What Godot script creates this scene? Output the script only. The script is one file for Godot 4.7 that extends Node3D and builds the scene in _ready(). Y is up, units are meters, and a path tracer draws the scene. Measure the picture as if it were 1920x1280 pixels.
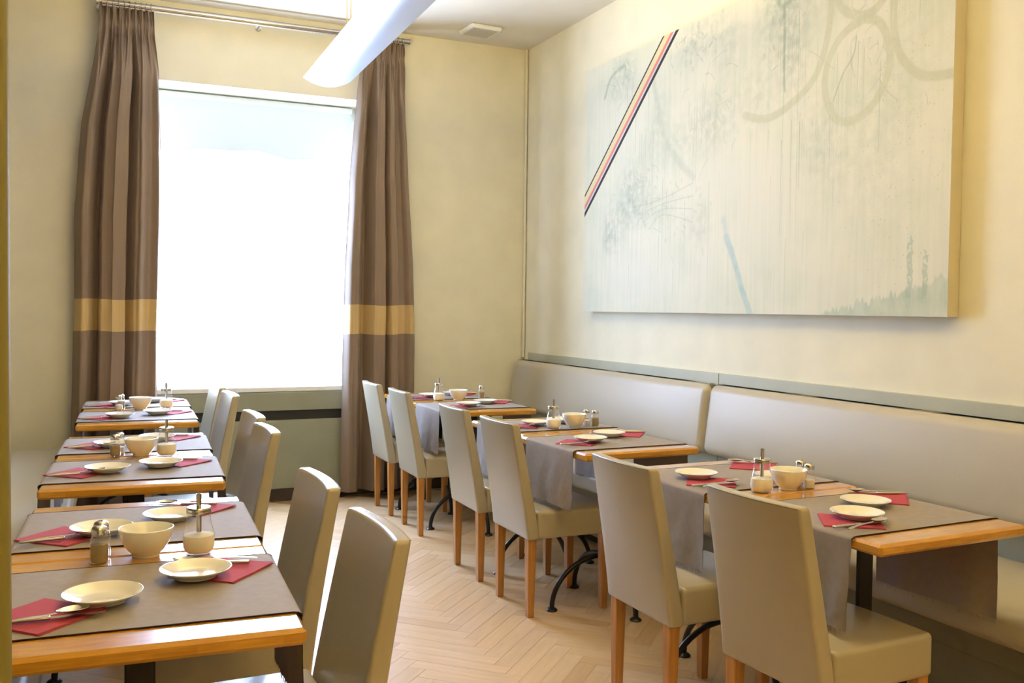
extends Node3D
# A breakfast room: two rows of laid tables, upholstered chairs and wall benches, a bright window between brown curtains.

const EYE := Vector3(0, 1.35, 0)
const WALL_Z := -6.71      # window wall
const WALL_X := 3.135      # wall with the painting
const CEIL := 3.34
const TOP := 0.75          # table top height
const CLOTH := 0.7528      # top of a runner

var M := {}
var rng := RandomNumberGenerator.new()
var taken := {}
var tables := []
var runner_cache := {}

func _ready() -> void:
	rng.seed = 7
	# ---- camera
	var cam := Camera3D.new()
	cam.name = "camera"
	cam.fov = 39.44
	cam.near = 0.05
	cam.far = 60.0
	cam.basis = Basis.from_euler(Vector3(-0.03409624, -0.42429024, 0.01251326))
	cam.position = EYE
	add_child(cam)
	cam.current = true
	# ---- sky, exposure
	var env := Environment.new()
	env.background_mode = Environment.BG_SKY
	var psm := ProceduralSkyMaterial.new()
	psm.sky_top_color = Color(0.82, 0.9, 1.0)
	psm.sky_horizon_color = Color(0.95, 0.97, 1.0)
	psm.ground_bottom_color = Color(0.6, 0.6, 0.58)
	psm.ground_horizon_color = Color(0.8, 0.82, 0.84)
	psm.sky_energy_multiplier = 3.0
	var sky := Sky.new()
	sky.sky_material = psm
	env.sky = sky
	env.tonemap_mode = Environment.TONE_MAPPER_LINEAR
	env.tonemap_exposure = 1.04
	env.sdfgi_enabled = true
	env.ssao_enabled = true
	env.ssil_enabled = true
	var we := WorldEnvironment.new()
	we.name = "world_environment"
	we.environment = env
	add_child(we)
	# ---- daylight coming through the blind
	area_light("window_daylight", Vector3(1.12, 1.75, -6.93), Vector3(0, PI, 0), Vector2(1.36, 1.7), Color(0.70, 0.81, 1.0), 16.0)

	materials()
	shell()
	floor_planks()
	window_unit()
	radiator_cover()
	curtains()
	wall_panelling()
	benches()
	painting()
	pendants()
	vent()
	furniture()


# ------------------------------------------------------------------ helpers

func numbered(called: String) -> String:
	if not taken.has(called):
		taken[called] = 0
		return called
	taken[called] += 1
	return "%s_%03d" % [called, taken[called]]

func area_light(called: String, at: Vector3, turn: Vector3, size: Vector2, c: Color, energy: float) -> void:
	var l := AreaLight3D.new()
	l.name = called
	l.area_size = size
	l.area_normalize_energy = true
	l.light_color = c
	l.light_energy = energy
	l.shadow_enabled = true
	l.position = at
	l.rotation = turn
	l.set("area_range", 14.0)
	l.set("area_attenuation", 2.0)
	add_child(l)

func tag(o: Node, label: String, category: String, group := "") -> Node:
	o.set_meta("label", label)
	o.set_meta("category", category)
	if group != "":
		o.set_meta("group", group)
	return o

func thing(called: String, label: String, category: String, at := Vector3.ZERO, turn := 0.0, group := "") -> Node3D:
	var o := Node3D.new()
	o.name = numbered(called)
	add_child(o)
	o.position = at
	o.rotation.y = turn
	tag(o, label, category, group)
	return o

func copy_of(o: Node3D, label: String, at: Vector3, turn: float) -> Node3D:
	var base := String(o.name)
	var r: Node3D = o.duplicate()
	r.name = numbered(base)
	add_child(r)
	r.position = at
	r.rotation = Vector3(0, turn, 0)
	r.set_meta("label", label)
	return r

func S() -> SurfaceTool:
	var st := SurfaceTool.new()
	st.begin(Mesh.PRIMITIVE_TRIANGLES)
	return st

func obj(called: String, st: SurfaceTool, m: Material, parent: Node = self) -> MeshInstance3D:
	st.generate_normals()
	var o := MeshInstance3D.new()
	o.mesh = st.commit()
	o.material_override = m
	o.name = numbered(called) if parent == self else called
	parent.add_child(o, true)
	return o

func struct(called: String, st: SurfaceTool, m: Material, parent: Node = self) -> MeshInstance3D:
	var o := obj(called, st, m, parent)
	if parent == self:
		o.set_meta("kind", "structure")
	return o

func quad(st: SurfaceTool, a: Vector3, b: Vector3, c: Vector3, d: Vector3) -> void:
	for p in [a, b, c, a, c, d]:
		st.add_vertex(p)

# box with chamfered edges, flat faces
func cbox(st: SurfaceTool, lo: Vector3, hi: Vector3, ch := 0.0) -> void:
	st.set_smooth_group(-1)
	var c := (lo + hi) / 2.0
	var h := (hi - lo) / 2.0
	if ch <= 0.0:
		for ax in 3:
			for s in [-1.0, 1.0]:
				var u := (ax + 1) % 3
				var v := (ax + 2) % 3
				var p := []
				for k in [[-1, -1], [-1, 1], [1, 1], [1, -1]]:
					var q := Vector3.ZERO
					q[ax] = s * h[ax]
					q[u] = k[0] * h[u]
					q[v] = k[1] * h[v] * s
					p.append(c + q)
				quad(st, p[0], p[1], p[2], p[3])
		return
	ch = minf(ch, 0.45 * minf(h.x, minf(h.y, h.z)) * 2.0)
	var i := h - Vector3.ONE * ch
	for ax in 3:
		var u := (ax + 1) % 3
		var v := (ax + 2) % 3
		for s in [-1.0, 1.0]:
			var p := []
			for k in [[-1, -1], [-1, 1], [1, 1], [1, -1]]:
				var q := Vector3.ZERO
				q[ax] = s * h[ax]
				q[u] = k[0] * i[u]
				q[v] = k[1] * i[v] * s
				p.append(c + q)
			quad(st, p[0], p[1], p[2], p[3])
		# the four edges along ax
		for su in [-1.0, 1.0]:
			for sv in [-1.0, 1.0]:
				var p := []
				for k in [[-1, 0], [1, 0], [1, 1], [-1, 1]]:
					var q := Vector3.ZERO
					q[ax] = k[0] * i[ax]
					q[u] = su * (h[u] if k[1] == 0 else i[u])
					q[v] = sv * (i[v] if k[1] == 0 else h[v])
					p.append(c + q)
				if su * sv > 0:
					quad(st, p[3], p[2], p[1], p[0])
				else:
					quad(st, p[0], p[1], p[2], p[3])
	for sx in [-1.0, 1.0]:
		for sy in [-1.0, 1.0]:
			for sz in [-1.0, 1.0]:
				var a := c + Vector3(sx * h.x, sy * i.y, sz * i.z)
				var b := c + Vector3(sx * i.x, sy * h.y, sz * i.z)
				var d := c + Vector3(sx * i.x, sy * i.y, sz * h.z)
				if sx * sy * sz > 0:
					for p in [a, d, b]:
						st.add_vertex(p)
				else:
					for p in [a, b, d]:
						st.add_vertex(p)

# rounded box with smooth normals, optionally deformed
func rbox(st: SurfaceTool, c: Vector3, h: Vector3, r: float, k := 3, mid := 1, bend = null) -> void:
	st.set_smooth_group(0)
	var ts := []
	for ax in 3:
		var a := []
		for n in k + 1:
			a.append(-(h[ax] - r) - r * tan(PI / 4.0 * (1.0 - float(n) / k)))
		for n in range(1, mid):
			a.append(lerpf(-(h[ax] - r), h[ax] - r, float(n) / mid))
		for n in k + 1:
			a.append((h[ax] - r) + r * tan(PI / 4.0 * float(n) / k))
		ts.append(a)
	for ax in 3:
		var u := (ax + 1) % 3
		var v := (ax + 2) % 3
		for s in [-1.0, 1.0]:
			var g := []
			for a in ts[u]:
				var row := []
				for b in ts[v]:
					var p := Vector3.ZERO
					p[ax] = s * h[ax]
					p[u] = a
					p[v] = b
					var inner := p.clamp(-(h - Vector3.ONE * r), h - Vector3.ONE * r)
					var q := c + inner + (p - inner).normalized() * r
					if bend != null:
						q = bend.call(q)
					row.append(q.snappedf(0.00002))
				g.append(row)
			for i in g.size() - 1:
				for j in g[i].size() - 1:
					if s > 0:
						quad(st, g[i][j], g[i][j + 1], g[i + 1][j + 1], g[i + 1][j])
					else:
						quad(st, g[i][j], g[i + 1][j], g[i + 1][j + 1], g[i][j + 1])

# lathe round y: sections is a list of smooth runs of (radius, height)
func lathe(st: SurfaceTool, sections: Array, seg := 24, at := Vector3.ZERO) -> void:
	var grp := 1
	for prof in sections:
		st.set_smooth_group(grp)
		grp += 1
		for i in prof.size() - 1:
			for n in seg:
				var t0 := TAU * n / seg
				var t1 := TAU * ((n + 1) % seg) / seg
				var p: Vector2 = prof[i]
				var q: Vector2 = prof[i + 1]
				var a := at + Vector3(p.x * cos(t0), p.y, p.x * sin(t0))
				var b := at + Vector3(p.x * cos(t1), p.y, p.x * sin(t1))
				var c := at + Vector3(q.x * cos(t1), q.y, q.x * sin(t1))
				var d := at + Vector3(q.x * cos(t0), q.y, q.x * sin(t0))
				if p.x < 1e-6:
					for v in [a, c, d]:
						st.add_vertex(v)
				elif q.x < 1e-6:
					for v in [a, b, c]:
						st.add_vertex(v)
				else:
					quad(st, a, b, c, d)

# round tube along points; r is a number or one radius per point
func tube(st: SurfaceTool, pts: Array, r, seg := 8, closed := false) -> void:
	st.set_smooth_group(1)
	var rings := []
	var n := pts.size()
	var side := Vector3.ZERO
	for i in n:
		var a: Vector3 = pts[(i - 1 + n) % n] if closed or i > 0 else pts[0]
		var b: Vector3 = pts[(i + 1) % n] if closed or i < n - 1 else pts[n - 1]
		var d := (b - a).normalized()
		if side == Vector3.ZERO:
			side = d.cross(Vector3.UP if absf(d.y) < 0.9 else Vector3.RIGHT).normalized()
		side = (side - d * side.dot(d)).normalized()
		var up := side.cross(d)
		var rr: float = r[i] if r is Array else r
		var ring := []
		for k in seg:
			var t := TAU * k / seg
			ring.append(pts[i] + (side * cos(t) + up * sin(t)) * rr)
		rings.append(ring)
	for i in (n if closed else n - 1):
		for k in seg:
			var j := (i + 1) % n
			quad(st, rings[i][k], rings[j][k], rings[j][(k + 1) % seg], rings[i][(k + 1) % seg])
	if not closed:
		st.set_smooth_group(-1)
		for e in [0, n - 1]:
			for k in range(1, seg - 1):
				var tri := [rings[e][0], rings[e][k], rings[e][k + 1]]
				if e == 0:
					tri.reverse()
				for v in tri:
					st.add_vertex(v)

# grid of points -> smooth surface
func sheet(st: SurfaceTool, g: Array, grp := 0, flip := false) -> void:
	st.set_smooth_group(grp)
	for i in g.size() - 1:
		for j in g[i].size() - 1:
			if flip:
				quad(st, g[i][j], g[i + 1][j], g[i + 1][j + 1], g[i][j + 1])
			else:
				quad(st, g[i][j], g[i][j + 1], g[i + 1][j + 1], g[i + 1][j])

# ------------------------------------------------------------------ materials

func mat(c: Color, rough := 0.6, metal := 0.0) -> StandardMaterial3D:
	var m := StandardMaterial3D.new()
	m.albedo_color = c
	m.roughness = rough
	m.metallic = metal
	return m

func tri(m: StandardMaterial3D, scale: Vector3, world := false) -> StandardMaterial3D:
	m.uv1_triplanar = true
	m.uv1_world_triplanar = world
	m.uv1_scale = scale
	return m

func noise_image(w: int, h: int, freq: float, sd: int, oct := 4, fx := 1.0, fy := 1.0) -> PackedFloat32Array:
	var n := FastNoiseLite.new()
	n.seed = sd
	n.frequency = freq
	n.noise_type = FastNoiseLite.TYPE_SIMPLEX_SMOOTH
	n.fractal_octaves = oct
	var out := PackedFloat32Array()
	out.resize(w * h)
	# seamless in both directions by mixing across the borders
	for y in h:
		for x in w:
			var a := n.get_noise_2d(x * fx, y * fy)
			var bx := float(x) / w
			var by := float(y) / h
			var wx := clampf((bx - 0.8) / 0.2, 0, 1)
			var wy := clampf((by - 0.8) / 0.2, 0, 1)
			if wx > 0:
				a = lerpf(a, n.get_noise_2d((x - w) * fx, y * fy), wx)
			if wy > 0:
				var b := n.get_noise_2d(x * fx, (y - h) * fy)
				if wx > 0:
					b = lerpf(b, n.get_noise_2d((x - w) * fx, (y - h) * fy), wx)
				a = lerpf(a, b, wy)
			out[y * w + x] = a
	return out

func tex(w: int, h: int, f: Callable) -> ImageTexture:
	var im := Image.create(w, h, false, Image.FORMAT_RGB8)
	for y in h:
		for x in w:
			im.set_pixel(x, y, f.call(x, y))
	return ImageTexture.create_from_image(im)

func wood_tex(dark: Color, light: Color, sd: int, along_x: bool) -> ImageTexture:
	var w := 256
	var a := noise_image(w, w, 0.02, sd, 4, 0.25 if along_x else 3.0, 3.0 if along_x else 0.25)
	var b := noise_image(w, w, 0.09, sd + 5, 2, 0.08 if along_x else 2.5, 2.5 if along_x else 0.08)
	return tex(w, w, func(x, y):
		var i: int = y * w + x
		var t: float = 0.5 + 0.55 * a[i] + 0.25 * b[i]
		return dark.lerp(light, clampf(t, 0, 1)))

func materials() -> void:
	# paint: a little broad mottling and a faint roller relief
	var pn := noise_image(128, 128, 0.03, 3, 4)
	var paint_tex := tex(128, 128, func(x, y):
		var v: float = 0.97 + 0.03 * pn[y * 128 + x]
		return Color(v, v, v))
	M.wall = tri(mat(Color(0.945, 0.93, 0.845), 0.85), Vector3.ONE * 0.7, true)
	M.wall.albedo_texture = paint_tex
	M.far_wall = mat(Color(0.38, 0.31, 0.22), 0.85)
	M.ceiling = tri(mat(Color(0.89, 0.87, 0.82), 0.9), Vector3.ONE * 0.5, true)
	M.ceiling.albedo_texture = paint_tex
	M.white_paint = mat(Color(0.92, 0.93, 0.93), 0.45)
	M.panel = tri(mat(Color(0.58, 0.595, 0.53), 0.5), Vector3.ONE * 0.9, true)
	M.panel.albedo_texture = paint_tex
	M.dado = tri(mat(Color(0.72, 0.73, 0.655), 0.5), Vector3.ONE * 0.9, true)
	M.dado.albedo_texture = paint_tex
	M.dark = mat(Color(0.2, 0.2, 0.19), 0.7)
	M.plinth = mat(Color(0.25, 0.22, 0.2), 0.6)
	M.olive = mat(Color(0.50, 0.47, 0.26), 0.6)
	M.olive.metallic_specular = 0.25
	# leatherette
	var ln := noise_image(256, 256, 0.12, 11, 3)
	var leather_n := Image.create(256, 256, false, Image.FORMAT_RGB8)
	for y in 256:
		for x in 256:
			var v := 0.5 + 0.4 * ln[y * 256 + x]
			leather_n.set_pixel(x, y, Color(v, v, v))
	var leather_h := ImageTexture.create_from_image(leather_n)
	M.leather = tri(mat(Color(0.68, 0.65, 0.57), 0.29), Vector3.ONE * 6.0)
	M.leather.metallic_specular = 0.6
	M.leather.heightmap_enabled = true
	M.leather.heightmap_texture = leather_h
	M.leather.heightmap_scale = 0.05
	M.bench = tri(mat(Color(0.70, 0.675, 0.615), 0.42), Vector3.ONE * 6.0)
	M.bench.heightmap_enabled = true
	M.bench.heightmap_texture = leather_h
	M.bench.heightmap_scale = 0.05
	M.seam = mat(Color(0.55, 0.51, 0.43), 0.6)
	# wood
	M.table_wood = tri(mat(Color.WHITE, 0.3), Vector3(2.2, 2.2, 2.2))
	M.table_wood.albedo_texture = table_tex()
	M.table_wood.clearcoat_enabled = true
	M.table_wood.clearcoat = 0.9
	M.table_wood.clearcoat_roughness = 0.09
	M.leg_wood = tri(mat(Color.WHITE, 0.42), Vector3.ONE * 3.0)
	M.leg_wood.albedo_texture = wood_tex(Color(0.66, 0.45, 0.22), Color(0.80, 0.59, 0.35), 31, false)
	M.planks = []
	var tones := [[0.785, 0.675, 0.53], [0.80, 0.695, 0.555], [0.815, 0.71, 0.57], [0.80, 0.69, 0.54], [0.79, 0.685, 0.55], [0.755, 0.64, 0.49]]
	for i in tones.size():
		var c := Color(tones[i][0], tones[i][1], tones[i][2])
		var m := tri(mat(Color.WHITE, 0.40), Vector3(2.3, 2.3, 2.3))
		m.albedo_texture = wood_tex(c * 0.94, c * 1.03, 50 + i * 7, true)
		m.uv1_offset = Vector3(0.13 * i, 0.0, 0.29 * i)
		M.planks.append(m)
	M.subfloor = mat(Color(0.62, 0.50, 0.36), 0.7)
	# cloth
	var cn := noise_image(128, 128, 0.05, 21, 3)
	var weave := tex(128, 128, func(x, y):
		var v: float = 0.93 + 0.04 * (1.0 if (int(x) + int(y)) % 2 == 0 else -1.0) + 0.04 * cn[y * 128 + x]
		return Color(v, v, v))
	M.runner = tri(mat(Color(0.60, 0.56, 0.54), 0.75), Vector3.ONE * 4.5)
	M.runner.albedo_texture = weave
	M.runner.heightmap_enabled = true
	M.runner.heightmap_texture = weave
	M.runner.heightmap_scale = 0.03
	M.runner.rim_enabled = true
	M.runner.rim = 0.3
	M.hem_shade = mat(Color(0.2, 0.13, 0.10), 0.9)
	M.fringe = mat(Color(0.55, 0.50, 0.47), 0.9)
	var streak := noise_image(128, 128, 0.09, 41, 3, 3.0, 0.12)
	var silk := tex(128, 128, func(x, y):
		var v: float = 0.96 + 0.05 * streak[y * 128 + x]
		return Color(v, v, v))
	M.curtain = tri(mat(Color(0.54, 0.465, 0.40), 0.5), Vector3.ONE * 2.0)
	M.curtain.albedo_texture = silk
	M.curtain.rim_enabled = true
	M.curtain.rim = 0.4
	M.curtain.backlight_enabled = true
	M.curtain.backlight = Color(0.06, 0.05, 0.045)
	M.band = tri(mat(Color(0.80, 0.69, 0.48), 0.5), Vector3.ONE * 2.0)
	M.band.albedo_texture = silk
	M.band.rim_enabled = true
	M.band.rim = 0.4
	M.napkin = tri(mat(Color(0.70, 0.26, 0.34), 0.85), Vector3.ONE * 5.0)
	M.napkin.albedo_texture = paint_tex
	# small things
	M.china = mat(Color(0.965, 0.96, 0.925), 0.15)
	M.china.clearcoat_enabled = true
	M.china.clearcoat = 0.6
	M.china.clearcoat_roughness = 0.04
	M.steel = mat(Color(0.78, 0.76, 0.73), 0.22, 1.0)
	M.chrome = mat(Color(0.82, 0.80, 0.77), 0.16, 1.0)
	M.iron = mat(Color(0.05, 0.045, 0.05), 0.35)
	M.glass = mat(Color(1, 1, 1, 0.045), 0.03)
	M.glass.transparency = BaseMaterial3D.TRANSPARENCY_ALPHA
	M.sugar = mat(Color(0.97, 0.96, 0.92), 0.9)
	M.pepper = mat(Color(0.60, 0.53, 0.40), 0.9)
	M.salt = mat(Color(0.93, 0.92, 0.90), 0.9)
	M.lamp_metal = mat(Color(0.82, 0.87, 0.95), 0.4)
	M.blind = mat(Color(0.95, 0.95, 0.95), 0.8)
	M.blind.emission_enabled = true
	M.blind.emission = Color(0.90, 0.955, 1.0)
	M.blind.emission_energy_multiplier = 5.0
	M.blind_folded = mat(Color(0.72, 0.74, 0.76), 0.8)
	M.blind_folded.emission_enabled = true
	M.blind_folded.emission = Color(0.86, 0.95, 1.0)
	M.blind_folded.emission_energy_multiplier = 0.36
	M.tube_glow = mat(Color(1, 0.95, 0.85), 0.5)
	M.tube_glow.emission_enabled = true
	M.tube_glow.emission = Color(1.0, 0.86, 0.62)
	M.tube_glow.emission_energy_multiplier = 3.0

# strips of slightly different maple, grain along x
func table_tex() -> ImageTexture:
	var w := 512
	var a := noise_image(w, w, 0.02, 71, 4, 0.3, 3.0)
	var b := noise_image(w, w, 0.06, 77, 2, 0.15, 3.0)
	var dark := Color(0.70, 0.47, 0.12)
	var light := Color(0.86, 0.65, 0.25)
	var r := RandomNumberGenerator.new()
	r.seed = 5
	var tone := []
	for i in 64:
		tone.append(r.randf_range(-0.18, 0.18))
	return tex(w, w, func(x, y):
		var row := int(y) / 64
		var col := int(x + row * 77) / 170
		var i: int = y * w + x
		var t: float = 0.55 + 0.5 * a[i] + 0.22 * b[i] + tone[(row * 7 + col * 3) % 64]
		return dark.lerp(light, clampf(t, 0, 1)))

# ------------------------------------------------------------------ the room

func shell() -> void:
	var x0 := -0.80
	var st := S()
	# window wall: pieces round the opening
	cbox(st, Vector3(x0 - 0.3, -0.1, WALL_Z - 0.36), Vector3(0.36, CEIL + 0.2, WALL_Z))
	cbox(st, Vector3(1.865, -0.1, WALL_Z - 0.36), Vector3(WALL_X + 0.3, CEIL + 0.2, WALL_Z))
	cbox(st, Vector3(0.36, 2.826, WALL_Z - 0.36), Vector3(1.865, CEIL + 0.2, WALL_Z))
	cbox(st, Vector3(0.36, -0.1, WALL_Z - 0.36), Vector3(1.865, 0.76, WALL_Z))
	struct("wall_back", st, M.wall)
	st = S()
	cbox(st, Vector3(WALL_X, -0.1, WALL_Z), Vector3(WALL_X + 0.3, CEIL + 0.2, 3.0))
	struct("wall_right", st, M.wall)
	st = S()
	cbox(st, Vector3(x0 - 0.3, -0.1, WALL_Z), Vector3(x0, CEIL + 0.2, -1.10))
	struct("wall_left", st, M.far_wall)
	st = S()
	cbox(st, Vector3(-2.4, -0.1, 2.7), Vector3(WALL_X, CEIL + 0.2, 3.0))
	struct("wall_front", st, M.wall)
	st = S()
	cbox(st, Vector3(-2.7, -0.1, -1.25), Vector3(-2.4, CEIL + 0.2, 3.0))
	cbox(st, Vector3(-2.4, -0.1, -1.25), Vector3(x0 - 0.3, CEIL + 0.2, -1.10))
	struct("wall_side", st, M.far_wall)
	st = S()
	cbox(st, Vector3(-2.7, CEIL, WALL_Z - 0.3), Vector3(WALL_X + 0.3, CEIL + 0.25, 3.0))
	struct("ceiling", st, M.ceiling)
	# olive door casing at the left edge of the view, a rounded profile run up the wall end
	st = S()
	var prof := [Vector2(-0.6200, -1.235), Vector2(-0.6200, -1.10), Vector2(-0.1331, -1.10), Vector2(-0.1261, -1.088), Vector2(-0.1131, -1.083), Vector2(-0.1001, -1.088), Vector2(-0.0941, -1.10), Vector2(-0.0861, -1.105), Vector2(-0.0761, -1.112), Vector2(-0.0706, -1.125), Vector2(-0.0696, -1.14), Vector2(-0.0896, -1.235)]
	st.set_smooth_group(-1)
	for i in prof.size():
		var a: Vector2 = prof[i]
		var b: Vector2 = prof[(i + 1) % prof.size()]
		st.set_smooth_group(1 if i > 1 and i < 10 else -1)
		quad(st, Vector3(a.x, 0, a.y), Vector3(a.x, CEIL, a.y), Vector3(b.x, CEIL, b.y), Vector3(b.x, 0, b.y))
	struct("door_1", st, M.olive)
	# thin riser pipe in the far corner
	st = S()
	tube(st, [Vector3(WALL_X - 0.014, 0.98, WALL_Z + 0.014), Vector3(WALL_X - 0.014, CEIL, WALL_Z + 0.014)], 0.011, 8)
	struct("trim_1", st, M.wall)

func floor_planks() -> void:
	var st := S()
	cbox(st, Vector3(-2.7, -0.2, WALL_Z - 0.05), Vector3(WALL_X + 0.1, -0.012, 3.0))
	var fl := struct("floor", st, M.subfloor)
	# herringbone of beech blocks, columns running away from the camera
	var W := 0.0725
	var n := 6
	var gap := 0.0003
	var ps := S()
	cbox(ps, Vector3(-n * W / 2 + gap, -0.0118, -W / 2 + gap), Vector3(n * W / 2 - gap, 0.0, W / 2 - gap), 0.0005)
	ps.generate_normals()
	var plank_mesh := ps.commit()
	var da := Vector3(1, 0, -1) / sqrt(2.0)
	var db := Vector3(-1, 0, -1) / sqrt(2.0)
	var org := Vector3(1.475, 0, -3.843)
	var basis := []
	var cam := Basis.from_euler(Vector3(-0.03409624, -0.42429024, 0.01251326)).inverse()
	var seen := []
	for k in range(-120, 121):
		for m in range(-14, 15):
			var o := Vector2(k + m * n, k - m * n)
			for up in 2:
				var c: Vector2 = o + (Vector2(n / 2.0, 0.5) if up == 0 else Vector2(n + 0.5, 1 - n / 2.0))
				var p: Vector3 = org + (da * c.x + db * c.y) * W
				if p.x < -0.6 or p.x > WALL_X - 0.19 or p.z < WALL_Z + 0.19 or p.z > -0.2:
					continue
				var q := cam * (p - EYE)
				var visible := false
				if q.z < -0.5:
					var u := 960 + 1785.8 * q.x / -q.z
					var v := 640 - 1785.8 * q.y / -q.z
					visible = u > 520 and u < 1500 and v < 1330
				seen.append([(p - EYE).length() + (0.0 if visible else 100.0), p, up])
	seen.sort_custom(func(a, b): return a[0] < b[0])
	var rest := S()
	var pr := RandomNumberGenerator.new()
	pr.seed = 99
	var count := 0
	for s in seen:
		var turn := PI / 4 if s[2] == 0 else -PI / 4
		var t := Transform3D(Basis(Vector3.UP, turn + (PI if pr.randf() < 0.5 else 0.0)), s[1] + Vector3(0, pr.randf_range(-0.0004, 0.0), 0))
		var pick: int = pr.randi() % M.planks.size()
		if count < 298 and s[0] < 50.0:
			var o := MeshInstance3D.new()
			o.mesh = plank_mesh
			o.material_override = M.planks[pick]
			o.name = "plank"
			o.transform = t
			fl.add_child(o, true)
			count += 1
		else:
			rest.append_from(plank_mesh, 0, t)
	var r := MeshInstance3D.new()
	r.mesh = rest.commit()
	r.material_override = M.planks[2]
	r.name = "planks_beyond"
	r.set_meta("kind", "stuff")
	fl.add_child(r, true)

func window_unit() -> void:
	var z := WALL_Z
	var st := S()
	# frame in the opening
	for b in [[0.36, 0.43, 0.79, 2.826], [1.795, 1.865, 0.79, 2.826], [0.43, 1.795, 0.79, 0.85], [0.43, 1.795, 2.76, 2.826], [1.08, 1.15, 0.85, 2.76]]:
		cbox(st, Vector3(b[0], b[2], z - 0.36), Vector3(b[1], b[3], z - 0.315), 0.004)
	var win := struct("window_1", st, M.white_paint)
	for x in [[0.43, 1.08], [1.15, 1.795]]:
		st = S()
		cbox(st, Vector3(x[0], 0.85, z - 0.341), Vector3(x[1], 2.76, z - 0.337))
		obj("pane", st, M.glass, win)
	st = S()
	cbox(st, Vector3(0.34, 0.755, z - 0.30), Vector3(1.885, 0.79, z + 0.035), 0.004)
	var sill := obj("window_sill", st, M.white_paint, win)
	sill.position = Vector3.ZERO
	# the blind: a head rail, a folded stack and five lengths of cloth between batten pockets
	var bl := thing("window_blind", "white fabric blind drawn down over the bright window, glowing with daylight", "blind", Vector3(1.11, 0, z - 0.285))
	st = S()
	cbox(st, Vector3(-0.72, 2.775, -0.02), Vector3(0.72, 2.815, 0.025), 0.004)
	obj("head_rail", st, M.white_paint, bl)
	var ys := [0.845, 1.165, 1.50, 1.84, 2.17, 2.50]
	for i in 5:
		st = S()
		var g := []
		for a in 7:
			var row := []
			for b in 9:
				var t := a / 6.0
				row.append(Vector3(-0.715 + 1.43 * b / 8.0, lerpf(ys[i] + 0.003, ys[i + 1] - 0.003, t), 0.004 * sin(PI * t)))
			g.append(row)
		sheet(st, g)
		sheet(st, g.map(func(r): return r.map(func(p): return p - Vector3(0, 0, 0.002))), 1, true)
		obj("cloth_panel", st, M.blind, bl)
	for i in 5:
		st = S()
		tube(st, [Vector3(-0.715, ys[i + 1] if i < 4 else ys[0] - 0.003, 0.003), Vector3(0.715, ys[i + 1] if i < 4 else ys[0] - 0.003, 0.003)], 0.004, 6)
		obj("batten", st, M.blind_folded, bl)
	st = S()
	for k in 3:
		var g := []
		for a in 9:
			var row := []
			for b in 17:
				var t := a / 8.0
				var s := b / 16.0
				var low := 2.50 - 0.035 * k + 0.018 * sin(9.0 * s + k * 2.0) + 0.01 * sin(23.0 * s + k)
				row.append(Vector3(-0.71 + 1.42 * s, lerpf(2.775, low, t), 0.008 + 0.006 * k + 0.012 * sin(PI * t)))
			g.append(row)
		sheet(st, g, k)
	obj("folded_stack", st, M.blind_folded, bl)
	st = S()
	tube(st, [Vector3(0.735, 2.79, 0.02), Vector3(0.735, 1.35, 0.02)], 0.002, 6)
	obj("pull_cord", st, M.white_paint, bl)

func radiator_cover() -> void:
	var o := thing("radiator_cover", "grey green radiator cover under the window with a dark slot", "radiator cover", Vector3(1.1, 0, WALL_Z))
	var st := S()
	cbox(st, Vector3(-1.02, 0.625, 0.001), Vector3(0.93, 0.752, 0.042), 0.003)
	obj("upper_panel", st, M.panel, o)
	st = S()
	cbox(st, Vector3(-1.02, 0.078, 0.001), Vector3(0.93, 0.557, 0.042), 0.003)
	obj("lower_panel", st, M.panel, o)
	st = S()
	cbox(st, Vector3(-1.02, 0.557, 0.001), Vector3(0.93, 0.625, 0.008))
	obj("slot_back", st, M.dark, o)
	st = S()
	cbox(st, Vector3(-1.02, 0.0, 0.001), Vector3(0.93, 0.078, 0.030), 0.002)
	obj("plinth", st, M.plinth, o)
	st = S()
	cbox(st, Vector3(2.05, 0.0, WALL_Z), Vector3(2.52, 0.075, WALL_Z + 0.016), 0.003)
	struct("baseboard_back", st, M.plinth)

# ------------------------------------------------------------------ curtains

func curve_at(pts: Array, s: float) -> float:
	for i in pts.size() - 1:
		if s <= pts[i + 1].x:
			var t: float = (s - pts[i].x) / maxf(1e-6, pts[i + 1].x - pts[i].x)
			t = t * t * (3 - 2 * t)
			return lerpf(pts[i].y, pts[i + 1].y, t)
	return pts[-1].y

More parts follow.
